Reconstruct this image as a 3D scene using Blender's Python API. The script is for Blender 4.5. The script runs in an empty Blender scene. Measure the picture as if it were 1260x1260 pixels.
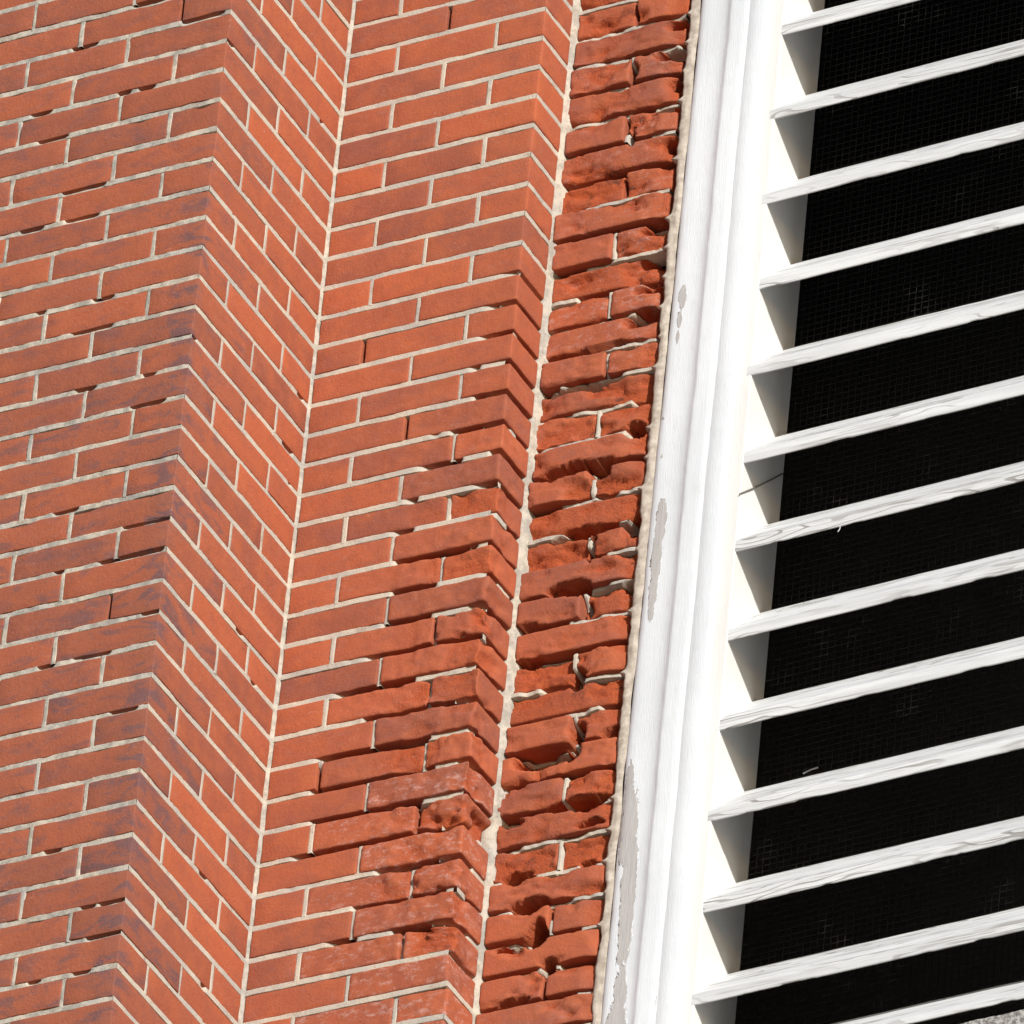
import bpy, math, random
import numpy as np
from mathutils import Matrix, Vector

random.seed(7)
rng = np.random.default_rng(7)
scene = bpy.context.scene
col = scene.collection

# ------------------------------------------------------------------ units
# Everything is laid out in "courses" (one brick course = 1) and scaled to metres.
U = 0.0673
ZG = 15.83                       # height of the course datum above the ground
def W(p):
    p = np.asarray(p, float)
    return p * U + np.array([0, 0, ZG])

# ------------------------------------------------------------------ camera
CAM = np.array([146.44341, -234.77374, -211.41581])
RX = (0.8896725, 0.44930792, 0.08127262)
RY = (-0.2021945, 0.54727193, -0.81216428)
RZ = (-0.40939006, 0.70612735, 0.57774037)
cd = bpy.data.cameras.new('camera')
cam = bpy.data.objects.new('camera', cd); col.objects.link(cam)
cd.sensor_width = 36.0
cd.lens = 15788.158 / 1260 * 36.0
cd.clip_start = 0.5; cd.clip_end = 2000
m = Matrix(((RX[0], -RY[0], -RZ[0]), (RX[1], -RY[1], -RZ[1]), (RX[2], -RY[2], -RZ[2]))).to_4x4()
m.translation = Vector(W(CAM))
cam.matrix_world = m
scene.camera = cam

# ------------------------------------------------------------------ sky, sun, exposure
TO_SUN = Vector((1.10, -1.0, 0.58)).normalized()
EL = math.asin(TO_SUN.z); AZ = math.atan2(TO_SUN.x, TO_SUN.y)
world = bpy.data.worlds.new('World'); scene.world = world; world.use_nodes = True
wn = world.node_tree; bg = wn.nodes['Background']
sky = wn.nodes.new('ShaderNodeTexSky'); sky.sky_type = 'NISHITA'; sky.sun_disc = False
sky.sun_elevation = EL; sky.sun_rotation = AZ
wn.links.new(sky.outputs[0], bg.inputs[0]); bg.inputs[1].default_value = 0.085
sl = bpy.data.lights.new('sun', 'SUN'); sl.energy = 5.0; sl.angle = math.radians(0.5); sl.color = (1.0, 0.96, 0.91)
sun = bpy.data.objects.new('sun', sl); col.objects.link(sun)
sun.rotation_euler = (-TO_SUN).to_track_quat('-Z', 'Y').to_euler(); sun.location = (20, -20, 40)
scene.render.engine = 'CYCLES'
vs = scene.view_settings
vs.view_transform = 'Standard'; vs.look = 'None'; vs.gamma = 1.0; vs.use_curve_mapping = False
vs.exposure = 0.06

# ------------------------------------------------------------------ helpers
def hash3(ix, iy, iz, s):
    h = (ix * 374761393 + iy * 668265263 + iz * 2147483647 + s * 1274126177) & 0xFFFFFFFF
    h = ((h ^ (h >> 13)) * 1274126177) & 0xFFFFFFFF
    h = ((h ^ (h >> 16)) * 2246822519) & 0xFFFFFFFF
    return ((h ^ (h >> 15)) & 0xFFFFFF) / float(0xFFFFFF)
def noise(x, y, z, seed=0):
    """smooth value noise, 0..1"""
    x, y, z = np.broadcast_arrays(np.asarray(x, float), np.asarray(y, float), np.asarray(z, float))
    fx, fy, fz = np.floor(x), np.floor(y), np.floor(z)
    ix, iy, iz = fx.astype(np.int64), fy.astype(np.int64), fz.astype(np.int64)
    tx, ty, tz = x - fx, y - fy, z - fz
    tx, ty, tz = [t * t * (3 - 2 * t) for t in (tx, ty, tz)]
    r = 0
    for a in (0, 1):
        for b in (0, 1):
            for c in (0, 1):
                r = r + hash3(ix + a, iy + b, iz + c, seed) * (tx if a else 1 - tx) * (ty if b else 1 - ty) * (tz if c else 1 - tz)
    return r
def fbm(x, y, z, seed=0, o=3):
    r = 0; a = .5; t = 0
    for i in range(o):
        f = 2.0 ** i
        r = r + a * noise(np.asarray(x) * f + 17 * i, np.asarray(y) * f + 5 * i, np.asarray(z) * f + 9 * i, seed + i); t += a; a *= .5
    return r / t
def sstep(x, a, b):
    t = np.clip((np.asarray(x, float) - a) / (b - a), 0, 1)
    return t * t * (3 - 2 * t)

def mesh_obj(name, verts, faces, mat, parent=None, smooth=True, attrs=None, origin=None):
    """verts in course units -> mesh in metres; origin (units) becomes the object's origin"""
    v = np.asarray(verts, float)
    if origin is None: origin = (v.min(0) + v.max(0)) / 2
    origin = np.asarray(origin, float)
    me = bpy.data.meshes.new(name)
    me.from_pydata(((v - origin) * U).tolist(), [], [tuple(int(i) for i in f) for f in faces])
    if smooth: me.polygons.foreach_set('use_smooth', [True] * len(me.polygons))
    if attrs:
        for k, val in attrs.items():
            val = np.asarray(val, np.float32)
            if val.ndim == 2:
                a = me.attributes.new(k, 'FLOAT_COLOR', 'POINT'); a.data.foreach_set('color', val.ravel())
            else:
                a = me.attributes.new(k, 'FLOAT', 'POINT'); a.data.foreach_set('value', val)
    me.materials.append(mat)
    me.update()
    o = bpy.data.objects.new(name, me); col.objects.link(o)
    wl = Vector(W(origin))
    if parent is not None:
        o.parent = parent; o.location = wl - parent.location
    else:
        o.location = wl
    return o
def empty(name, p):
    o = bpy.data.objects.new(name, None); col.objects.link(o)
    o.location = Vector(W(p)); o.empty_display_size = .1
    return o
def tag(o, label=None, cat=None, group=None, kind=None):
    if label: o['label'] = label
    if cat: o['category'] = cat
    if group: o['group'] = group
    if kind: o['kind'] = kind
    return o
def grid_faces(n, k, closed=False):
    f = []
    for i in range(n - 1):
        for j in range(k - 1):
            a = i * k + j
            f.append((a, a + 1, a + k + 1, a + k))
    return f

# ------------------------------------------------------------------ materials
class NT:
    def __init__(s, name):
        s.m = bpy.data.materials.new(name); s.m.use_nodes = True
        s.t = s.m.node_tree; s.b = s.t.nodes['Principled BSDF']
    def n(s, typ, **kw):
        nd = s.t.nodes.new('ShaderNode' + typ)
        for k, v in kw.items(): setattr(nd, k, v)
        return nd
    def l(s, a, b): s.t.links.new(a, b)
    def pos(s, scale=(1, 1, 1)):
        g = s.n('NewGeometry'); mp = s.n('Mapping'); mp.inputs['Scale'].default_value = scale
        s.l(g.outputs['Position'], mp.inputs['Vector']); return mp.outputs[0]
    def noise(s, vec, scale, detail=4, rough=.6, dist=0):
        nd = s.n('TexNoise'); nd.inputs['Scale'].default_value = scale; nd.inputs['Detail'].default_value = detail
        nd.inputs['Roughness'].default_value = rough; nd.inputs['Distortion'].default_value = dist
        s.l(vec, nd.inputs['Vector']); return nd.outputs['Fac']
    def ramp(s, v, a, b, lo=0., hi=1.):
        nd = s.n('MapRange'); nd.interpolation_type = 'SMOOTHSTEP'
        nd.inputs['From Min'].default_value = a; nd.inputs['From Max'].default_value = b
        nd.inputs['To Min'].default_value = lo; nd.inputs['To Max'].default_value = hi
        s.l(v, nd.inputs['Value']); return nd.outputs[0]
    def math(s, op, a, b=None, c=None):
        nd = s.n('Math', operation=op)
        for i, v in enumerate((a, b, c)):
            if v is None: continue
            if isinstance(v, (int, float)): nd.inputs[i].default_value = v
            else: s.l(v, nd.inputs[i])
        return nd.outputs[0]
    def mix(s, fac, a, b, mode='MIX'):
        nd = s.n('Mix', data_type='RGBA', blend_type=mode)
        if isinstance(fac, (int, float)): nd.inputs[0].default_value = fac
        else: s.l(fac, nd.inputs[0])
        for i, v in ((6, a), (7, b)):
            if isinstance(v, tuple): nd.inputs[i].default_value = v + (1,) if len(v) == 3 else v
            else: s.l(v, nd.inputs[i])
        return nd.outputs[2]
    def attr(s, name):
        nd = s.n('Attribute'); nd.attribute_name = name; return nd
    def bump(s, h, strength, dist):
        nd = s.n('Bump'); nd.inputs['Strength'].default_value = strength; nd.inputs['Distance'].default_value = dist
        s.l(h, nd.inputs['Height']); s.l(nd.outputs[0], s.b.inputs['Normal'])
    def done(s, colour, rough=.85, spec=.25):
        if isinstance(colour, tuple): s.b.inputs['Base Color'].default_value = colour + (1,)
        else: s.l(colour, s.b.inputs['Base Color'])
        if isinstance(rough, (int, float)): s.b.inputs['Roughness'].default_value = rough
        else: s.l(rough, s.b.inputs['Roughness'])
        s.b.inputs['Specular IOR Level'].default_value = spec
        return s.m

def brick_material():
    t = NT('fired_clay_brick')
    a = t.attr('tint'); sep = t.n('SeparateColor'); t.l(a.outputs['Color'], sep.inputs[0])
    r1, ero, old = sep.outputs[0], sep.outputs[1], sep.outputs[2]
    p = t.pos()
    c = t.mix(r1, (0.415, 0.106, 0.049), (0.270, 0.082, 0.050))
    # broad fire marks and colour drift within each brick
    n1 = t.noise(p, 22, 4, .6)
    c = t.mix(t.ramp(n1, .35, .7, 0, .55), c, (0.435, 0.118, 0.047))
    n2 = t.noise(t.pos((1, 1, 2.2)), 13, 5, .65, .6)
    c = t.mix(t.math('MULTIPLY', old, .55), c, (0.235, 0.088, 0.060))
    purple = t.math('MULTIPLY', t.ramp(n2, .47, .66), t.math('MULTIPLY_ADD', t.math('MULTIPLY', old, old), 1.0, .14))
    c = t.mix(purple, c, (0.165, 0.080, 0.078))
    c = t.mix(t.ramp(t.noise(p, 45, 4, .6), .5, .72, 0, .35), c, (0.26, 0.082, 0.052))
    # exposed soft core of weathered bricks
    n3 = t.noise(p, 60, 5, .7)
    core = t.mix(t.ramp(n3, .35, .65), (0.415, 0.088, 0.028), (0.36, 0.070, 0.026))
    c = t.mix(t.math('MULTIPLY', ero, .85), c, core)
    soot = t.math('MULTIPLY', t.ramp(t.noise(p, 26, 5, .7, .4), .585, .70), t.math('MULTIPLY_ADD', ero, .8, .12))
    c = t.mix(soot, c, (0.085, 0.034, 0.024))
    # lime bloom and mortar splashes
    sp = t.ramp(t.noise(p, 300, 2, .5), .70, .76)
    sp = t.math('MULTIPLY', sp, t.ramp(t.noise(p, 9, 3, .6), .50, .62, 0, .6))
    c = t.mix(sp, c, (0.60, 0.48, 0.42))
    bl = t.math('MULTIPLY', t.ramp(t.noise(t.pos((1, 1, 3)), 75, 5, .75), .56, .72), t.ramp(t.noise(p, 7.5, 3, .6, .5), .52, .66, 0, .42))
    bl = t.math('ADD', bl, t.math('MULTIPLY', t.ramp(t.noise(t.pos((1, 1, 2)), 48, 6, .8), .50, .70, 0, .80), a.outputs['Alpha']))
    c = t.mix(bl, c, (0.50, 0.32, 0.29))
    pit = t.math('MULTIPLY', t.ramp(t.noise(p, 150, 4, .65), .60, .70), t.math('MULTIPLY_ADD', ero, .45, .22))
    c = t.mix(pit, c, (0.17, 0.05, 0.03))
    h = t.math('ADD', t.math('MULTIPLY', t.noise(p, 210, 6, .7), t.math('MULTIPLY_ADD', ero, .7, .6)), t.math('MULTIPLY', t.noise(p, 70, 5, .75), t.math('MULTIPLY_ADD', ero, 1.5, .6)))
    t.bump(h, .7, .0034)
    return t.done(c, .9, .15)

def mortar_material():
    t = NT('lime_mortar'); p = t.pos()
    c = t.mix(t.ramp(t.noise(p, 9, 4, .6), .35, .65), (0.54, 0.48, 0.395), (0.43, 0.405, 0.365))
    c = t.mix(t.ramp(t.noise(p, 420, 3, .6), .58, .7, 0, .6), c, (0.27, 0.235, 0.19))
    c = t.mix(t.ramp(t.noise(p, 24, 5, .75), .54, .70, 0, .65), c, (0.33, 0.25, 0.19))
    dirt = t.attr('dirt').outputs['Fac']
    c = t.mix(t.math('MULTIPLY', dirt, t.ramp(t.noise(p, 35, 4, .7), .40, .62)), c, (0.16, 0.15, 0.135))
    t.bump(t.noise(p, 260, 5, .7), .6, .003)
    return t.done(c, .95, .1)

def paint_material(name='white_gloss_paint', peel=True, clean=False):
    t = NT(name); p = t.pos()
    st = t.pos((1, 1, .045))
    c = t.mix(t.ramp(t.noise(p, 3, 3, .5), .3, .7), (0.70, 0.745, 0.785) if not clean else (0.76, 0.75, 0.73), (0.63, 0.675, 0.715) if not clean else (0.70, 0.69, 0.675))
    c = t.mix(t.ramp(t.noise(st, 260, 4, .65), .52, .74, 0, .30), c, (0.50, 0.51, 0.52))
    c = t.mix(t.ramp(t.noise(t.pos((1, 1, .25)), 45, 4, .7), .60, .78, 0, .35), c, (0.52, 0.51, 0.49))
    h = t.math('MULTIPLY', t.noise(st, 900, 3, .6), .35)
    if peel:
        wood = t.mix(t.ramp(t.noise(st, 500, 4, .6), .3, .7), (0.48, 0.475, 0.47), (0.39, 0.385, 0.38))
        pe = t.attr('peel').outputs['Fac']
        e = t.math('ADD', pe, t.math('MULTIPLY', t.math('SUBTRACT', t.noise(t.pos((1, 1, .4)), 120, 4, .6), .5), .6))
        mask = t.ramp(e, .47, .52)
        fleck = t.math('MULTIPLY', t.ramp(t.noise(t.pos((1, 1, .3)), 300, 3, .6), .735, .76), .75)
        mask = t.math('MAXIMUM', mask, fleck)
        c = t.mix(mask, c, wood)
        h = t.math('SUBTRACT', h, t.math('MULTIPLY', mask, .8))
    t.bump(h, .8, .0025)
    return t.done(c, .45, .35)

def slat_material():
    t = NT('weathered_painted_wood')
    tc = t.n('TexCoord'); mp = t.n('Mapping'); mp.inputs['Scale'].default_value = (1, 1, 1)
    oi = t.n('ObjectInfo'); cmb = t.n('CombineXYZ')
    t.l(t.math('MULTIPLY', oi.outputs['Random'], 37.0), cmb.inputs[0]); t.l(t.math('MULTIPLY', oi.outputs['Random'], 11.0), cmb.inputs[2])
    add = t.n('VectorMath', operation='ADD'); t.l(tc.outputs['Object'], add.inputs[0]); t.l(cmb.outputs[0], add.inputs[1])
    def sc(s):
        q = t.n('VectorMath', operation='MULTIPLY'); t.l(add.outputs[0], q.inputs[0]); q.inputs[1].default_value = s; return q.outputs[0]
    warp = t.noise(sc((1.7, 9, 9)), 1.0, 3, .6)
    knot = t.noise(sc((4.0, 22, 22)), 1.0, 2, .5)
    g = t.math('ADD', t.math('MULTIPLY', warp, 9.0), t.math('MULTIPLY', knot, 5.0))
    sepx = t.n('SeparateXYZ'); t.l(add.outputs[0], sepx.inputs[0])
    zz = t.math('MULTIPLY', sepx.outputs[2], 260.0)
    ring = t.math('SINE', t.math('ADD', t.math('MULTIPLY', g, 6.0), zz))
    line = t.ramp(ring, .74, .97)
    fine = t.noise(sc((7, 420, 420)), 1.0, 4, .65)
    patch = t.ramp(t.noise(sc((2.1, 14, 14)), 1.0, 3, .55), .40, .62)
    bare = t.ramp(t.noise(sc((3.2, 26, 26)), 1.0, 3, .6), .53, .64)
    c = t.mix(t.ramp(t.noise(sc((5, 60, 60)), 1.0, 3, .5), .3, .7), (0.66, 0.685, 0.70), (0.545, 0.565, 0.58))
    crack = t.math('MULTIPLY', line, t.math('MULTIPLY', patch, 1.0))
    c = t.mix(crack, c, (0.30, 0.295, 0.29))
    c = t.mix(t.math('MULTIPLY', t.ramp(fine, .50, .66), t.math('MULTIPLY_ADD', patch, .55, .22)), c, (0.36, 0.355, 0.35))
    c = t.mix(t.math('MULTIPLY', bare, t.ramp(fine, .40, .6)), c, (0.31, 0.305, 0.30))
    t.bump(t.math('SUBTRACT', t.math('MULTIPLY', fine, .5), t.math('MULTIPLY', crack, 1.0)), .6, .002)
    return t.done(c, .6, .25)

def plain(name, c, rough=.8, spec=.2, c2=None, sc=20, bump=0):
    t = NT(name); p = t.pos()
    n = t.noise(p, sc, 5, .65)
    colour = t.mix(t.ramp(n, .35, .65), c, c2) if c2 else c
    if bump: t.bump(n, .6, bump)
    return t.done(colour, rough, spec)

M_BRICK = brick_material(); M_MORTAR = mortar_material(); M_PAINT = paint_material(); M_SLAT = slat_material(); M_STILE = paint_material('sheltered_white_paint', True, True)
M_SEAL = plain('beige_sealant', (0.54, 0.49, 0.42), .8, .2, (0.36, 0.31, 0.26), 45, .003)
def wire_material():
    t = NT('galvanised_wire'); p = t.pos()
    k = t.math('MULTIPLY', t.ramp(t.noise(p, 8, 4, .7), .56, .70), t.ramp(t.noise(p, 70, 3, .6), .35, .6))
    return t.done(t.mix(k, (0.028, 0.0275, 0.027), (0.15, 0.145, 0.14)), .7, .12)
M_WIRE = wire_material()
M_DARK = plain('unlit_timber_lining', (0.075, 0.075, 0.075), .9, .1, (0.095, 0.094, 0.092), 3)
M_SILL = plain('bare_grey_timber', (0.42, 0.41, 0.39), .9, .15, (0.12, 0.115, 0.11), 130, .004)
M_GROUND = plain('pale_paving', (0.30, 0.28, 0.24), .9, .1, (0.22, 0.21, 0.18), 2, .01)

# ------------------------------------------------------------------ ground
g = 120 / U
tag(mesh_obj('ground', [(-g, -g, -ZG / U), (g, -g, -ZG / U), (g, g, -ZG / U), (-g, g, -ZG / U)], [(0, 1, 2, 3)], M_GROUND, smooth=False), kind='structure')

# ------------------------------------------------------------------ brick wall
w, d, e = 6.14054, 6.33713, 1.54198        # width of the inner face, depth of the deep and of the narrow return
yC = d; yE = d + e
K0, K1 = -10, 42                            # bed joints built
KX = np.array([-12, 6, 12, 18, 23, 28, 32, 44.]); KD = np.array([0, 0, .06, .09, .06, -.02, -.09, -.12])
def Z(k): return -k + np.interp(k, KX, KD)
TB, TV = .125, .105                         # bed and head joint widths

wall = empty('brick_facade', (0, 0, -ZG / U))
tag(wall, 'weathered red brick wall stepping back to a white louvred window', 'brick wall')

# (x, z, half width, half height, depth) of the hollows where the face beside the window has spalled away
DENTS = [(9.44,-4.19,0.46,0.19,0.35),(9.30,-5.19,0.46,0.16,0.30),(9.34,-6.22,0.46,0.16,0.35),(9.36,2.74,0.36,0.14,0.35),(9.34,1.73,0.51,0.22,0.50),(9.55,0.69,0.23,0.22,0.35),(9.21,-0.19,0.46,0.14,0.30),(9.50,-1.38,0.28,0.22,0.50),(8.11,1.34,0.10,0.30,0.45),(8.29,-0.81,0.10,0.30,0.50),(9.15,-7.21,0.54,0.22,0.60),(7.43,-9.04,1.03,0.11,0.45),(9.25,-10.94,0.33,0.22,0.40),(7.57,-7.94,1.03,0.09,0.40),(7.67,-11.86,0.87,0.14,0.45),(8.25,-12.08,0.36,0.22,0.40),(9.42,-14.11,0.28,0.35,0.70),(8.15,-14.01,1.08,0.16,0.50),(8.28,-14.65,0.10,0.38,0.55),(7.64,-15.85,0.62,0.22,0.75),(9.52,-16.10,0.26,0.16,0.50),(8.14,-18.82,0.18,0.30,0.80),(6.49,-16.87,0.31,0.08,0.30),(6.63,-17.88,0.36,0.09,0.35),(8.27,-16.48,0.08,0.22,0.40),(8.32,-20.56,0.23,0.30,0.75),(9.34,-20.80,0.26,0.19,0.35),(7.32,-21.21,0.77,0.27,0.80),(8.22,-21.14,0.18,0.38,0.90),(8.57,-22.93,0.82,0.16,0.80),(6.65,-23.10,0.33,0.14,0.35),(9.02,-23.68,0.36,0.14,0.30),(6.91,-24.89,0.38,0.16,0.60),(8.98,-24.90,0.21,0.14,0.40),(7.38,-25.95,0.54,0.22,0.80),(7.73,-26.89,0.31,0.41,1.10),(7.11,-27.16,0.51,0.11,0.50),(8.12,-28.00,0.23,0.22,0.50),(7.18,-28.96,0.51,0.08,0.35)]
def dents(x, z):
    r = np.zeros(np.broadcast(x, z).shape)
    jx = (noise(np.asarray(x) * 2.4, 3.3, np.asarray(z) * 2.4, 51) - .5) * .24
    jz = (noise(np.asarray(x) * 2.4, 7.3, np.asarray(z) * 2.4, 52) - .5) * .16
    for cx, cz, rx, rz, dp in DENTS:
        q = np.sqrt(((x + jx - cx) / (rx * 1.15)) ** 2 + ((z + jz - cz) / (rz * 1.2)) ** 2)
        r = np.maximum(r, (1.2 * dp + .35) * (1 - sstep(q, .70, 1.06)))
    return r
def decay_C(x, z):
    """how far the inner face has weathered: worst low down towards its outer arris"""
    k = -z
    rows = sstep(k, 6, 19) * (1 - sstep(k, 26.5, 29.5) * .8)
    return rows * sstep(x, w * .30, w * .92)

def front_loss(b, x, z):
    """depth lost from the -Y face of brick b"""
    f = b['face']
    n = .022 * (fbm(x * 2.2, 1.7, z * 3, 3) - .5) * 2 + .014 * (noise(x * 7, 4, z * 7, 8) - .5)
    if f in 'AB':
        ch = sstep(fbm(x * 1.6 + b['id'] * 3, 2, z * 3.2, 15), .66, .78) * .05
        return .02 + n + ch
    if f in 'CD':
        i = decay_C(x, z); s = b['soft']
        return .02 + n + i * s * (.03 + .13 * sstep(fbm(x * 1.1, 5, z * 1.5, 21), .40, .60) + .05 * sstep(fbm(x * 1.6 + 3, 5, z * 2.1, 22), .54, .60)) + i * .05 * (noise(x * 5, 6, z * 5, 23) - .5)
    fl = fbm(x * .85 + b['id'] * 7.1, 9, z * 1.5, 31)
    wv = (fbm(x * 4, 3, z * 5, 32) - .5) * .10
    base = b['back'] + .03 + .05 * sstep(fl + wv, .47, .50) + .06 * sstep(fl + wv, .57, .60) + .09 * sstep(fl + wv, .66, .69)
    base = base + .035 * (fbm(x * 2.2, 2, z * 3, 33) - .5) + .022 * (fbm(x * 9, 2, z * 11, 35) - .5)
    base = base + .14 * sstep(x + .3 * (noise(2, 5, z * 1.3, 36) - .5), 9.0, 9.7)
    return np.maximum(base, 0) + dents(x, z)
def side_loss(b, y, z):
    """depth lost from the +X face of brick b"""
    n = .020 * (fbm(y * 2.2, 8.7, z * 3, 5) - .5) * 2 + .012 * (noise(y * 7, 14, z * 7, 9) - .5)
    if b['face'] in 'CD':
        k = -z
        i = sstep(k, 7, 20) * (1 - sstep(k, 26.5, 29.5) * .7)
        r = .02 + n + i * (.02 + .14 * sstep(fbm(y * 1.2 + b['id'], 5, z * 1.5, 25), .45, .75)) * (1 - sstep(y, d + .7, d + 1.4))
        q = np.sqrt(((y - 6.30) / .34) ** 2 + ((z + 27.17) / .20) ** 2)
        return r + .55 * (1 - sstep(q, .5, 1.1)) + .28 * sstep(y, d + .55, d + .75) * sstep(.45 - np.abs(z + 23.55), 0, .2) 
    return .02 + n

def axis_pts(L, r, step, both=True):
    a = [0, r * .35, r]
    n = max(1, int(round((L - 2 * r) / step)))
    mid = [r + (L - 2 * r) * i / n for i in range(1, n)]
    b = [L - r, L - r * .35, L] if both else [L]
    return np.array(a + mid + b)
def depth_pts(L, r):
    return np.array([0, r * .35, r, r + .10, r + .28, r + .55, L])

def brick_mesh(b):
    x0, x1, y0, y1, z0, z1 = b['box']
    f = b['face']; worn = b['worn']
    step = {0: .42, 1: .16, 2: .072}[worn]
    r = {0: .035, 1: .045, 2: .06}[worn] * (.8 + .5 * random.random())
    fy, fx = b['fy'], b['fx']
    stepz = {0: .24, 1: .13, 2: .06}[worn]
    X = axis_pts(x1 - x0, r, step) if fy else (x1 - x0 - depth_pts(x1 - x0, r))[::-1]
    if not fy: X = np.sort(X)
    Y = (axis_pts(y1 - y0, r, step) if fx else depth_pts(y1 - y0, r))
    if fx and fy: Y = axis_pts(y1 - y0, r, step)
    Zp = axis_pts(z1 - z0, r, stepz)
    nx, ny, nz = len(X), len(Y), len(Zp)
    idx = -np.ones((nx, ny, nz), int); P = []
    surf = np.zeros((nx, ny, nz), bool)
    surf[0] = surf[-1] = True; surf[:, 0] = surf[:, -1] = True; surf[:, :, 0] = surf[:, :, -1] = True
    I, J, Kk = np.nonzero(surf)
    idx[I, J, Kk] = np.arange(len(I))
    p = np.c_[X[I], Y[J], Zp[Kk]]
    Lx, Ly, Lz = x1 - x0, y1 - y0, z1 - z0
    # rounded arrises
    inner = np.clip(p, r, np.array([Lx, Ly, Lz]) - r)
    dv = p - inner; ln = np.linalg.norm(dv, axis=1); q = ln > 1e-9
    p[q] = inner[q] + dv[q] / np.maximum(ln[q], 1e-9)[:, None] * r
    p += np.array([x0, y0, z0])
    # slight skew and tilt so that no two bricks lie alike
    zc = (z0 + z1) / 2; xc = (x0 + x1) / 2
    p[:, 2] += b['tilt'] * (p[:, 0] - xc) * (1 if fy else 0) + b['tilt'] * (p[:, 1] - (y0 + y1) / 2) * (0 if fy else 1)
    ero = np.zeros(len(p))
    ty = p[:, 1] - y0; tx = x1 - p[:, 0]
    sq = np.zeros(len(p))
    if fy:
        l = np.clip(front_loss(b, p[:, 0], p[:, 2]), -.02, Ly * .85)
        p[:, 1] = y0 + l + np.clip(ty, 0, None) * (Ly - l) / Ly
        wgt = np.exp(-ty / .35); ero = np.maximum(ero, l * wgt); sq = np.maximum(sq, wgt)
    if fx:
        l2 = np.clip(side_loss(b, p[:, 1], p[:, 2]), -.02, Lx * .6)
        p[:, 0] = x1 - l2 - np.clip(tx, 0, None) * (Lx - l2) / Lx
        wgt = np.exp(-tx / .35); ero = np.maximum(ero, l2 * wgt); sq = np.maximum(sq, wgt)
    # the arrises above and below crumble as the face goes
    u = p[:, 0] + p[:, 1]
    crumble = .015
    amt = sq * (crumble * 2 * fbm(u * 2.6, 3, np.sign(p[:, 2] - zc) * 5 + b['id'], 41) + .16 * np.clip(ero - .06, 0, .35) * (.2 + 1.3 * noise(u * 3, 1, np.sign(p[:, 2] - zc) * 3 + b['id'], 43)))
    if worn == 0: amt = sq * .03 * sstep(fbm(u * 2.0, 3, np.sign(p[:, 2] - zc) * 5 + b['id'], 41), .45, .7)
    p[:, 2] = zc + (p[:, 2] - zc) * (1 - amt / .44)
    if worn == 2:
        j1 = (fbm(p[:, 0] * 3.5, p[:, 1] * 5, p[:, 2] * 3.5, 141) - .5); j2 = (fbm(p[:, 0] * 3.5, p[:, 1] * 5, p[:, 2] * 3.5, 142) - .5)
        kq = np.clip((ero - .1) * 1.6, 0, .6) * .28
        p[:, 2] += j1 * kq; p[:, 0] += j2 * kq * (0 if fx else 1)
    F = []
    def quad(A, flip):
        a0, b0 = A.shape
        for i in range(a0 - 1):
            for j in range(b0 - 1):
                t4 = (A[i, j], A[i + 1, j], A[i + 1, j + 1], A[i, j + 1])
                F.append(t4 if not flip else t4[::-1])
    quad(idx[:, 0, :], False); quad(idx[:, -1, :], True)
    quad(idx[-1], False); quad(idx[0], True)
    quad(idx[:, :, -1], False); quad(idx[:, :, 0], True)
    tint = np.ones((len(p), 4)); tint[:, 0] = b['r1']
    tint[:, 3] = b['bloom']; tint[:, 1] = np.clip((ero - .06) / .16, 0, 1); tint[:, 2] = b['old']
    if f == 'A' and fx: tint[:, 2] = np.clip(b['old'] + .7 * sstep(p[:, 0], -1.0, -.1) * (1 - sstep(p[:, 1], .0, .5)) * float(sstep(b['row'], 2, 8)), 0, 1.6)
    return p, F, tint

bricks = []
def add_brick(face, row, box, fy, fx, ja=.022):
    j = lambda s: random.uniform(-s, s)
    x0, x1, y0, y1 = box
    bz = (Z(row + 1) + TB / 2 + j(.012), Z(row) - TB / 2 + j(.012))
    b = dict(face=face, row=row, fy=fy, fx=fx, id=len(bricks), r1=random.random(), tilt=j(.006), back=0., soft=(random.uniform(.7, 1.7) if row % 2 else random.uniform(.1, .8)))
    push = {'A': .016, 'B': .016, 'C': .02, 'D': .02, 'E': .05}[face]
    if fy: y0 += j(push)
    if fx: x1 += j(push)
    b['box'] = (x0, x1, y0, y1, bz[0], bz[1])
    b['old'] = {'A': .6 + .4 * random.random(), 'B': .05 + .15 * random.random(), 'C': .05 + .35 * random.random() ** 2, 'D': .2, 'E': .1 + .3 * random.random() ** 2}[face]
    if face == 'A': b['old'] *= float(.66 + .34 * sstep(row, 5, 16))
    b['worn'] = 0; b['bloom'] = .15 * random.random()
    if face in 'CD' and 21 < row < 31 and x1 > w * .5: b['bloom'] = random.uniform(.4, 1)
    if face == 'E' and (-3 < row < 9): b['bloom'] = random.uniform(0, .9)
    if face in 'CD' and fx or (face in 'CD' and 5 < row < 31 and x1 > w * .4): b['worn'] = 1
    if face in 'CD' and 9 < row < 30 and x1 > w * .5: b['worn'] = 2
    if face == 'E': b['worn'] = 2; b['back'] = random.choice([-.05, -.02, 0, .02, .06, .12]) if row < 27 else random.choice([-.06, -.03, 0, .05])
    if not (-6 <= row <= 33): b['worn'] = 0
    bricks.append(b)

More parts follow.
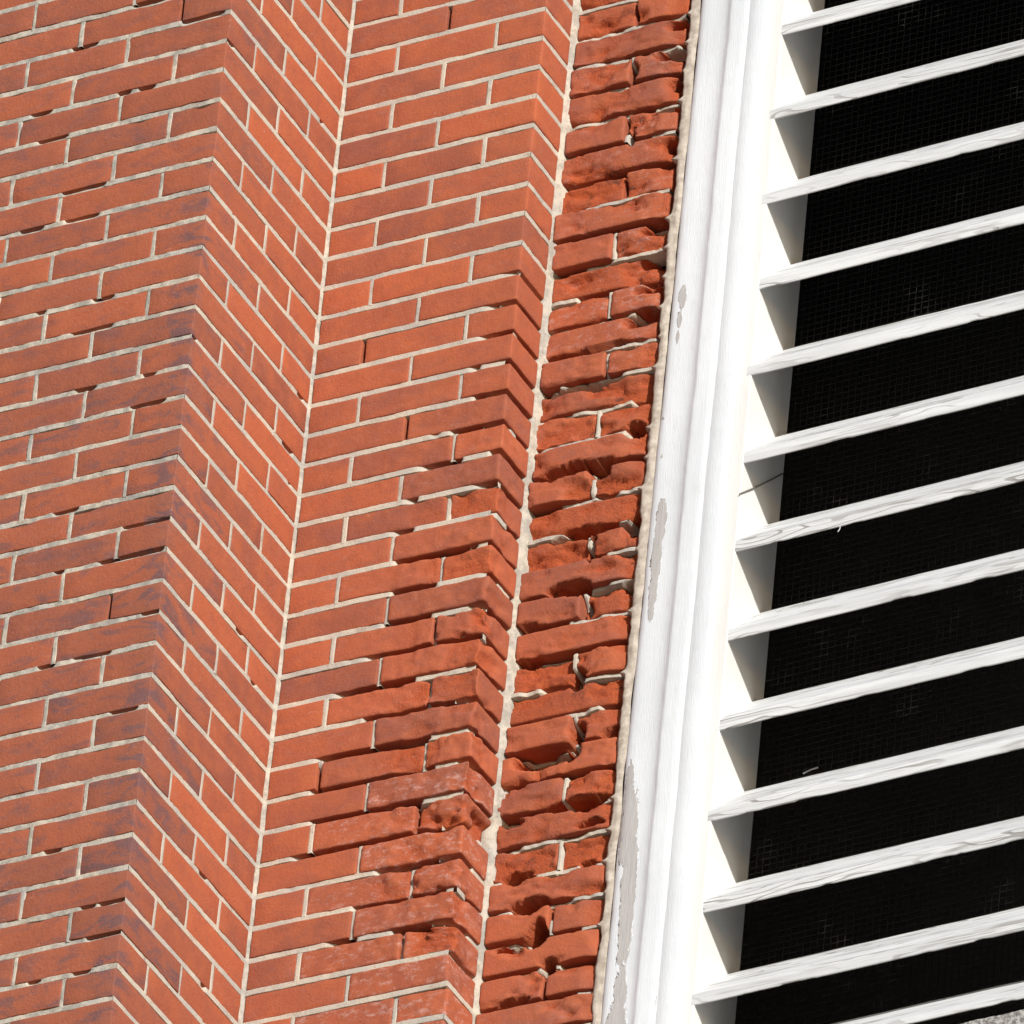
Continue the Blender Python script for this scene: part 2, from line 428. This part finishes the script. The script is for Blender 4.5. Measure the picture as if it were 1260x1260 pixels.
SA = 3.14; HA = SA / 2
SB = d / 2; HB = SB / 2; SC = w / 2; HC = SC / 2
h = TV / 2
AX0 = -26.0
HEADS = {f: {} for f in 'ABCDE'}
for row in range(K0, K1):
    jj = lambda s=.04: random.uniform(-s, s)
    even = row % 2 == 0
    # outer face and the deep return share the corner brick
    first = SA if even else HA
    first += jj()
    cy = (HB if even else SB) + jj()
    add_brick('A', row, (-first + h, 0, 0, cy - h), True, True)
    heads = [-first]; x = -first
    while x > AX0:
        nx_ = x - SA + jj(.03)
        add_brick('A', row, (nx_ + h, x - h, 0, 1.4), True, False); heads.append(nx_); x = nx_
    HEADS['A'][row] = heads
    ys = [cy] + ([HB + SB + jj()] if even else []) + [d + .0]
    for a, b_ in zip(ys[:-1], ys[1:]):
        last = b_ == ys[-1]
        add_brick('B', row, (-1.4, 0, a + h, b_ - (.02 if last else h)), False, True)
    HEADS['B'][row] = ys[:-1]
    # inner face and narrow return share a corner brick
    xs = ([0, SC + jj(), w] if even else [0, HC + jj(), HC + SC + jj(), w])
    for i in range(len(xs) - 1):
        lastc = i == len(xs) - 2
        add_brick('C', row, (xs[i] + (.06 if i == 0 else h), xs[i + 1] - (0 if lastc else h), d, d + (e - .015 if lastc else 1.4)), True, lastc)
    HEADS['C'][row] = xs[1:-1]; HEADS['D'][row] = []
    xe = [w, w + 1.98 + jj(.07), 9.66 + jj(.08)] if even else [w, 9.66 + jj(.08)]
    for i in range(len(xe) - 1):
        add_brick('E', row, (xe[i] + (.07 + jj(.025) if i == 0 else h), xe[i + 1] - h, yE, yE + 1.5), True, False)
    HEADS['E'][row] = xe[1:-1]

# which bricks show largest from the street
def project(p):
    q = np.asarray(p, float) - CAM
    zc = q @ np.array(RZ)
    return 630 + 15788.158 * (q @ np.array(RX)) / zc, 630 + 15788.158 * (q @ np.array(RY)) / zc
for b in bricks:
    x0, x1, y0, y1, z0, z1 = b['box']; ar = 0
    def vis_area(pts):
        u, v = project(pts); u = np.clip(u, 0, 1260); v = np.clip(v, 0, 1260)
        s = 0
        for i in range(4): s += u[i] * v[(i + 1) % 4] - u[(i + 1) % 4] * v[i]
        return abs(s) / 2
    if b['fy']: ar += vis_area([(x0, y0, z0), (x1, y0, z0), (x1, y0, z1), (x0, y0, z1)])
    if b['fx']: ar += vis_area([(x1, y0, z0), (x1, y1, z0), (x1, y1, z1), (x1, y0, z1)])
    b['area'] = ar
order = sorted(bricks, key=lambda b: -b['area'])
single = set(b['id'] for b in order[:300] if b['area'] > 20)
rv, rf, rt, off = [], [], [], 0
for b in bricks:
    p, F, t4 = brick_mesh(b)
    if b['id'] in single:
        mesh_obj('brick', p, F, M_BRICK, wall, True, {'tint': t4})
    else:
        rv.append(p); rt.append(t4); rf += [tuple(i + off for i in q) for q in F]; off += len(p)
tag(mesh_obj('brickwork', np.vstack(rv), rf, M_BRICK, wall, True, {'tint': np.vstack(rt)}), kind='stuff')

# ---- mortar: bed and head joints, one mesh
mv, mf, md = [], [], []
def add_strip(pts, faces, dirt):
    o = sum(len(a) for a in mv); mv.append(pts); md.append(dirt); mf.extend(tuple(i + o for i in q) for q in faces)
def on_face(f, u, z, dep):
    if f == 'A': return np.c_[u, 0 + dep, z]
    if f == 'B': return np.c_[0 - dep, u, z]
    if f == 'C': return np.c_[u, d + dep, z]
    if f == 'D': return np.c_[w - dep, u, z]
    return np.c_[u, yE + dep, z]
RANGE = {'A': (AX0, 0), 'B': (0, d + .3), 'C': (-.3, w), 'D': (d, yE + .3), 'E': (w - .3, 9.60)}
# bed joints that have washed out on the outer face: (joint, from x, to x)
A_GAPS = [(-1, -3.1, -2.2), (0, -1.5, -.3), (0, -4.9, -4.2), (2, -2.6, -2.2), (3, -5.6, -4.8), (2, -5.9, -5.4), (5, -4.6, -3.4), (6, -4.4, -3.5), (6, -5.8, -5.2), (9, -3.2, -2.7), (13, -1.6, -.7), (12, -3.4, -2.9), (17, -1.4, -.1), (18, -2.0, -.2), (16, -3.6, -3.0), (20, -.5, -.05), (21, -3.5, -3.1), (23, -1.1, -.4), (29, -.75, -.08), (30, -1.0, -.08), (31, -1.3, -.9), (27, -2.6, -2.2)]
def gapf(f, k, u):
    if f == 'A':
        g = .75 * sstep(noise(u * 1.1 + k * 5.7, k * 3.1, 2, 61), .91, .96)
        for kk, a, b_ in A_GAPS:
            if kk == k: g = np.maximum(g, sstep(u, a - .08, a + .08) * (1 - sstep(u, b_ - .08, b_ + .08)))
        return g
    if f == 'B':
        return .5 * sstep(noise(u * 1.3 + k * 3.7, k * 2.1, 4, 62), .90, .96)
    if f in 'CD':
        rows = sstep(k, 5, 8) * (1 - sstep(k, 27, 28.5))
        if f == 'C':
            st = np.interp(k, [5, 9, 11, 14, 18, 21, 25, 27, 28], [.97, .86, .70, .55, .40, .25, .22, .45, .85]) * w
            g = sstep(u, st - .5, st + .4)
            keep = sstep(noise(u * .9 + k * 9.1, k * 1.7, 6, 63), .46, .58) * .95
            return rows * g * (1 - keep) * (1.0 if k > 12 else .8)
        return rows * (1 - .9 * sstep(noise(u * 1.4 + k * 9.1, k * 5.7, 8, 64), .54, .66))
    # beside the window the pointing comes and goes
    g = sstep(noise(u * .95 + k * 4.3, k * 2.9, 9, 65), .50, .60) * sstep(k, -4, -1)
    return np.maximum(g, 0)
prof = np.array([-.135, -.085, -.06, -.02, .02, .06, .085, .135])
for f, (u0, u1) in RANGE.items():
    for k in range(K0, K1 + 1):
        vis = -6 < k < 35
        u0_, u1_ = RANGE[f]; rw = float(sstep(k, 5, 9) * (1 - sstep(k, 27, 29)))
        u0, u1 = {'A': (u0_, -.04), 'B': (.04, u1_), 'C': (u0_, w - .04 - .16 * rw), 'D': (d + .04 + .14 * rw, u1_), 'E': (u0_, u1_)}[f]
        n = max(6, int((u1 - u0) / (.055 if f == 'E' else .07 if vis else .25)))
        if f == 'A' and vis: u = np.r_[np.linspace(u0, -9, 30)[:-1], np.linspace(-9, u1, 130)]; n = len(u)
        else: u = np.linspace(u0, u1, n)
        g = gapf(f, k, u)
        worn = {'A': .55, 'B': .2, 'C': .35, 'D': .5, 'E': 1.2}[f]
        cz = Z(k) + (fbm(u * 1.4 + k * 7, k * 1.3, 0, 71) - .5) * (.03 + .045 * (f == 'E')) 
        th = 1 + (fbm(u * 2.5 + k * 11, k * .7, 3, 73) - .5) * .7 * worn
        if f == 'E': th = th * .62
        rec = .030 + .05 * worn * np.clip(fbm(u * 3.0, k * 2.3, 5, 75) - .42, 0, 1) * 2
        if f == 'E': rec = rec + .10 + .12 * sstep(fbm(u * 1.2 + k * 3, k, 1, 77), .40, .65)
        pts = np.zeros((n, len(prof), 3)); dirt = np.zeros((n, len(prof)))
        for j, v in enumerate(prof):
            dep = rec + .012 * (noise(u * 16, k * 3.1 + v * 30, 2, 79) - .5)
            if abs(v) > .1: dep = dep * 0 + .75
            else: dep = dep + g * ((.62 if v > -.05 else .30) if f == 'E' else (.55 if v > .0 else .05) if f in 'AB' else (.70 if v > -.05 else .34))
            z = cz + v * th
            if f == 'E' and abs(v) <= .1: dep = np.maximum(dep, dents(u, z) * .9 - .06)
            if f == 'C' and abs(v) <= .1: dep = np.maximum(dep, decay_C(u, z) * .16)
            if f == 'D' and abs(v) <= .1: dep = np.maximum(dep, rw * .10)
            pts[:, j] = on_face(f, u, z, dep); dirt[:, j] = (.5 if f == 'A' else .12)
        add_strip(pts.reshape(-1, 3), grid_faces(n, len(prof)), dirt.ravel())
    for row, hs in HEADS[f].items():
        for c in hs:
            vis = -6 < row < 35
            n = 12 if vis else 3
            z = np.linspace(Z(row + 1) + .05, Z(row) - .05, n)
            worn = {'A': .8, 'B': .3, 'C': .35, 'D': .5, 'E': 1.0}[f]
            lost = (random.random() < {'A': .06, 'B': .02, 'C': .05 + .25 * float(decay_C(c, -row - .5)), 'D': 0, 'E': .5}[f]) * 1.0
            wide = random.uniform(.8, 1.15)
            pts = np.zeros((n, 6, 3)); dirt = np.full((n, 6), .5 if f == 'A' else .12)
            cc = c + (fbm(z * 2, c, 3, 81) - .5) * .05 * worn
            rec = .03 + .08 * worn * np.clip(fbm(z * 2.5, c * 3, 5, 83) - .42, 0, 1) + lost * .35 * sstep(noise(z * 1.2, c * 5, 3, 85), .35, .6)
            if f == 'E': rec = rec + .10
            if f == 'C': rec = rec + .28 * decay_C(np.full(n, c), z)
            for j, v in enumerate((-.12, -.07, -.03, .03, .07, .12)):
                dep = rec + .012 * (noise(z * 16, c * 3.1 + v * 30, 2, 87) - .5) if abs(v) < .1 else np.full(n, .7)
                if f == 'E' and abs(v) < .1: dep = np.maximum(dep, dents(cc, z) * .9)
                pts[:, j] = on_face(f, cc + v * wide * (.62 if f == 'E' else 1), z, dep)
            ff = grid_faces(n, 6)
            add_strip(pts.reshape(-1, 3), ff, dirt.ravel())
# the fillets in the two inside corners
for nm, (cx, cy, wd) in {'deep': (0, d, .058), 'narrow': (w, yE, .085)}.items():
    zz = np.arange(Z(36), Z(-8), .07); n = len(zz)
    big = wd * (.66 + .9 * (fbm(zz * .8, cx, 1, 91) - .4) + (.2 + 6 * (cx > 1) * .14) * sstep(noise(np.floor(-zz) * 1.7, cx, 2, 92), .55, .8))
    wob = (fbm(zz * 2.2, cx, 4, 93) - .5) * .05
    pts = np.zeros((n, 6, 3))
    jx = wob + .012 * (noise(zz * 9, 1, 2, 95) - .5)
    ny_ = lambda q: .014 * (noise(zz * 11, q, 5, 96) - .5)
    for j, (px, py) in enumerate(((cx - .30 + 0 * zz, cy - .035 + wob * .4), (cx - .012 + ny_(1), cy - .035 + wob * .4 + ny_(6)), (cx + .0 + ny_(2), cy - .012 + ny_(3)), (cx + big * .5 + jx, cy + .012 + ny_(4)), (cx + big + jx, cy + .03 + ny_(5)), (cx + big + .05 + jx, cy + .5 + 0 * zz))):
        pts[:, j] = np.c_[px, py, zz]
    add_strip(pts.reshape(-1, 3), grid_faces(n, 6), np.full(n * 6, .45))
mo = mesh_obj('mortar', np.vstack(mv), mf, M_MORTAR, wall, True, {'dirt': np.concatenate(md)})
# the solid of the wall behind the facing bricks
def prism(poly, z0, z1):
    n = len(poly)
    v = [(x, y, z0) for x, y in poly] + [(x, y, z1) for x, y in poly]
    f = [tuple(range(n))[::-1], tuple(range(n, 2 * n))] + [(i, (i + 1) % n, n + (i + 1) % n, n + i) for i in range(n)]
    return v, f
v, f_ = prism([(AX0, .8), (-.8, .8), (-.8, d + .8), (w - .8, d + .8), (w - .8, yE + 1.3), (9.9, yE + 1.3), (9.9, yE + 2.4), (AX0, yE + 2.4)], Z(K1), Z(K0))
mesh_obj('wall_core', v, f_, M_MORTAR, wall, False, {'dirt': np.ones(len(v))})

# ------------------------------------------------------------------ louvred window
win = empty('louvre_shutter', (12.66, yE, -34))
tag(win, 'white painted wooden louvre window with peeling frame beside the worn bricks', 'louvred window')
ZT, ZB = 9.0, -33.3
XR = 33.0
def lean(z): return .0066 * (z + 13)        # the casing is a little out of plumb
# moulded casing
CAS = np.array([(-.02, .60), (0.0, .36), (.015, .20), (.035, .11), (.07, .05), (.12, .01), (.19, -.02), (.28, -.035), (.40, -.042), (.52, -.046), (.66, -.05), (.80, -.058), (.92, -.072), (1.02, -.095), (1.09, -.125), (1.13, -.145), (1.16, -.152), (1.20, -.157), (1.30, -.16), (1.50, -.161), (1.72, -.164), (1.735, -.158), (1.76, -.158), (1.775, -.165), (2.02, -.166), (2.22, -.166), (2.26, -.158), (2.285, -.13), (2.30, -.07), (2.31, -.02), (2.33, .02)])
def peel_amount(s, z):
    """bare patches on the casing: (z centre, half height, s centre, half width)"""
    r = np.zeros(len(z))
    for zc, hz, sc_, hs in ((-6.95, .42, .42, .13), (-7.7, .28, .40, .09), (-8.25, .25, .40, .05), (-14.35, .8, .46, .16), (-15.6, .9, .42, .17), (-16.7, .7, .40, .13), (-17.3, .35, .40, .08), (-23.0, .9, .26, .14), (-24.2, 1.3, .38, .26), (-26.0, 1.6, .55, .22), (-27.6, 1.2, .58, .20), (-29.4, .9, .60, .18), (-30.6, 1.0, .55, .30), (-30.0, .5, 1.62, .09), (-10.9, .08, .18, .05), (-12.2, .1, .3, .05)):
        q = np.sqrt(((z - zc) / hz) ** 2 + ((s - sc_) / hs) ** 2)
        r = np.maximum(r, 1 - .5 * q)
    return np.clip(r, 0, 1)
def casing(x0, sgn, name, parent):
    zs = np.arange(ZB, ZT, .10); n = len(zs); k = len(CAS)
    pts = np.zeros((n, k, 3)); pe = np.zeros((n, k))
    for j, (s, y) in enumerate(CAS):
        wv = (fbm(zs * .5, j * .02, 1, 101) - .5) * .02 + (noise(zs * 4, s * 9, 1, 102) - .5) * .008
        pts[:, j] = np.c_[x0 + sgn * s + lean(zs) * (1 - .6 * s / 2.3) + (noise(zs * .6, 2, 2, 103) - .5) * .03, yE + y + wv, zs]
        pe[:, j] = peel_amount(np.full(n, s), zs)
    F = grid_faces(n, k)
    if sgn > 0: F = [q[::-1] for q in F]
    return mesh_obj(name, pts.reshape(-1, 3), F, M_PAINT, parent, True, {'peel': pe.ravel()})
XC = 9.93
cas = casing(XC, 1, 'casing', win)
casing(XR + 2.7, -1, 'casing', win)
# stile: front face and the deep inner face the slats die into
def stile(xa, xb, name):
    sg = 1 if xb > xa else -1
    pr = [(xa, .06), (xa + sg * .03, .012), (xa + sg * .10, 0), (xb - sg * .03, 0), (xb - sg * .008, .008), (xb, .03), (xb, .6), (xb, 1.3), (xb, 2.26), (xb - sg * .02, 2.30), (xa, 2.30)]
    zs = np.arange(ZB, ZT, .35); n = len(zs); k = len(pr)
    pts = np.zeros((n, k, 3))
    for j, (x, y) in enumerate(pr): pts[:, j] = np.c_[x + .0025 * (zs + 15) + 0 * zs, np.full(n, yE + y), zs]
    F = grid_faces(n, k)
    if sg > 0: F = [q[::-1] for q in F]
    return mesh_obj(name, pts.reshape(-1, 3), F, M_STILE, win, False, {'peel': np.zeros(n * k)})
XS = 12.665
stile(XC + 2.29, XS, 'stile'); stile(XR + .42, XR, 'stile')
# slats
PITCH = 2.873; Z0 = 1.36; TILT = .022
def slat(zb, thick, name='slat', back=1.72):
    n = 150
    xs = np.linspace(XS - .12, XR + .1, n)
    bowz = (fbm(xs * .12, zb, 1, 111) - .5) * .05 + (noise(xs * 1.5, zb, 2, 112) - .5) * .012
    bowy = (fbm(xs * .15, zb, 4, 113) - .5) * .05
    sl = .985
    pr = [(.03, 0.0), (.008, .012), (0, .035), (0, thick - .03), (.012, thick - .004), (.035, thick + .03), (back, thick + back * sl), (back + .02, thick + back * sl - .03), (back + .02, back * sl - .02), (back, back * sl - .03)]
    k = len(pr); pts = np.zeros((n, k, 3))
    for j, (y, z) in enumerate(pr):
        chip = 0
        if j in (0, 1, 2): chip = .03 * sstep(fbm(xs * 1.3, zb, 3, 115), .62, .75)
        pts[:, j] = np.c_[xs, yE + .004 + y + bowy, zb + z + TILT * (xs - XS) + bowz + chip]
    F = []
    for i in range(n - 1):
        for j in range(k):
            a = i * k + j; b_ = i * k + (j + 1) % k
            F.append((a, a + k, b_ + k, b_))
    F.append(tuple(range(k))); F.append(tuple(range((n - 1) * k, n * k))[::-1])
    o = mesh_obj(name, pts.reshape(-1, 3), F, M_SLAT, win, False)
    return o
for i in range(-3, 12): slat(Z0 - PITCH * i, .365)
slat(-32.36, .20, back=1.5)
# sill
def box(x0, x1, y0, y1, z0, z1, tilt=0, seg=1):
    v = []
    for x in (x0, x1):
        for y in (y0, y1):
            for z in (z0, z1): v.append((x, y, z + tilt * (x - XS)))
    f = [(0, 1, 3, 2), (4, 6, 7, 5), (0, 4, 5, 1), (2, 3, 7, 6), (0, 2, 6, 4), (1, 5, 7, 3)]
    return v, f
v, f_ = box(9.75, XR + 2.9, yE - .1, yE + 3.0, 9.0, 13.0)  # unseen board over the slats, added to keep sun out of the room
mesh_obj('sun_stop_head_board', v, f_, M_PAINT, win, False, {'peel': np.zeros(8)})
xs = np.linspace(9.6, XR + 3, 200); pr = [(2.3, -34.9), (-.80, -34.9), (-.80, -33.32), (-.74, -33.26), (0, -33.10), (2.3, -32.8)]
pts = np.zeros((200, 6, 3))
for j, (y, z) in enumerate(pr):
    pts[:, j] = np.c_[xs, yE + y + (fbm(xs * 2, j, 1, 121) - .5) * .08, z + TILT * (xs - XS) + (fbm(xs * 2.5, j, 3, 122) - .5) * .10]
tag(mesh_obj('sill', pts.reshape(-1, 3), grid_faces(200, 6), M_SILL, win, True), label='bare grey weathered timber sill')
# wire cloth behind the slats
sw, sf = [], []
def wire(p, q, r, ax):
    p = np.array(p, float); q = np.array(q, float); o = len(sw)
    a = np.array([1., 0, 0]) if ax == 'z' else np.array([0, 0, 1.]); b_ = np.array([0, 1., 0])
    for c in (p, q):
        for s, t in ((-1, -1), (1, -1), (1, 1), (-1, 1)): sw.append(c + a * s * r + b_ * t * r)
    for i in range(4): sf.append((o + i, o + (i + 1) % 4, o + 4 + (i + 1) % 4, o + 4 + i))
yS = yE + 2.34; P = .2
for x in np.arange(XS - .05, XR, P):
    wob = random.uniform(-.01, .01)
    zz = np.linspace(ZB, ZT, 14)
    for a, b_ in zip(zz[:-1], zz[1:]): wire((x + wob, yS, a), (x + wob + random.uniform(-.004, .004), yS, b_), .009, 'z')
for z in np.arange(ZB, ZT, P):
    zj = z + random.uniform(-.01, .01)
    wire((XS - .1, yS + .02, zj), (XR, yS + .02, zj + TILT * 20), .009, 'x')
mesh_obj('wire_screen', sw, sf, M_WIRE, win, False)
# sealant bead between brick and casing
zs = np.arange(ZB, ZT, .05); n = len(zs); kk = 8
fr = np.abs(((-zs + .0) % 1.0) - .5) * 2                    # 1 at the bed joints
lx = 9.69 + lean(zs) * .8 + (fbm(zs * 1.2, 1, 1, 131) - .5) * .14 + (fbm(zs * 5, 1, 1, 132) - .5) * .05 - .16 * sstep(fr, .86, .97) * sstep(noise(np.floor(-zs + .5) * 3.3, 1, 2, 133), .30, .6)
rx = XC + .055 + lean(zs) + (noise(zs * .8, 3, 2, 134) - .5) * .05
pts = np.zeros((n, kk, 3))
for j in range(kk):
    t = (j - 1) / (kk - 2)
    x = lx + (rx - lx) * np.clip(t, 0, 1)
    y = yE + .06 - .03 * math.sin(math.pi * min(max(t, 0), 1)) - .01 * t + (fbm(zs * 1.2, t * 3, 5, 135) - .5) * .05 + (fbm(zs * 7, t * 5, 5, 136) - .5) * .010
    if j == 0: y = y + .30; x = x + .02
    pts[:, j] = np.c_[x, y, zs]
mesh_obj('sealant_bead', pts.reshape(-1, 3), [q[::-1] for q in grid_faces(n, kk)], M_SEAL, win, True)

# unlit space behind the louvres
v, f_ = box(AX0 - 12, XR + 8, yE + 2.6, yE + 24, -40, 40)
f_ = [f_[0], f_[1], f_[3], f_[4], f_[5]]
# unseen front panels added to stop sun leaks, open behind brickwork and louvres
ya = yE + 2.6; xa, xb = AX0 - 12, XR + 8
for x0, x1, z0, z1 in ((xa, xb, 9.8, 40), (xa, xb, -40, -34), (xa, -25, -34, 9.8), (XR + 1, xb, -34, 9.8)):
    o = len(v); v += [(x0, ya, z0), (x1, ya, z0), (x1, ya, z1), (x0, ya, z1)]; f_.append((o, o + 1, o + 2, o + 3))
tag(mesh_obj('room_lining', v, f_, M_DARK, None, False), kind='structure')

# stray wire lying across the jamb
def tube(p, q, r, n=6, bend=(0, 0, 0)):
    p = np.array(p, float); q = np.array(q, float); ax = q - p; ax /= np.linalg.norm(ax)
    a = np.cross(ax, (0, 0, 1)); a /= np.linalg.norm(a); b_ = np.cross(ax, a)
    vv, ff = [], []
    S = 8
    for s in range(S + 1):
        c = p + (q - p) * s / S + np.array(bend) * math.sin(math.pi * s / S)
        for i in range(n):
            an = 2 * math.pi * i / n; vv.append(c + r * (a * math.cos(an) + b_ * math.sin(an)))
    for s in range(S):
        for i in range(n):
            ff.append((s * n + i, s * n + (i + 1) % n, s * n + n + (i + 1) % n, s * n + n + i))
    ff.append(tuple(range(n))[::-1]); ff.append(tuple(range(S * n, S * n + n)))
    return vv, ff
v, f_ = tube((XS + .02, yE - .06, -14.05), (XS + .05, yE + 2.2, -11.85), .02, bend=(.01, 0, -.03))
tag(mesh_obj('stray_wire', v, f_, plain('dull_wire', (.16, .155, .14), .7), None, True), 'thin stray wire slanting across the shaded jamb between two slats', 'wire')
# a curled paint flake under one slat and a splinter lodged behind another
v, f_ = tube((15.74, yE - .01, -15.82), (15.70, yE - .03, -16.02), .013, bend=(.03, 0, 0))
tag(mesh_obj('paint_flake', v, f_, M_SLAT, None, True), 'tiny white paint flake hanging under the front edge of a slat', 'paint flake')
v, f_ = tube((14.35, yE + 1.66, -22.33), (14.78, yE + 1.66, -22.24), .022, bend=(0, 0, .02))
tag(mesh_obj('wood_splinter', v, f_, M_SLAT, None, True), 'small pale wood splinter lodged behind a slat against the dark screen', 'splinter')
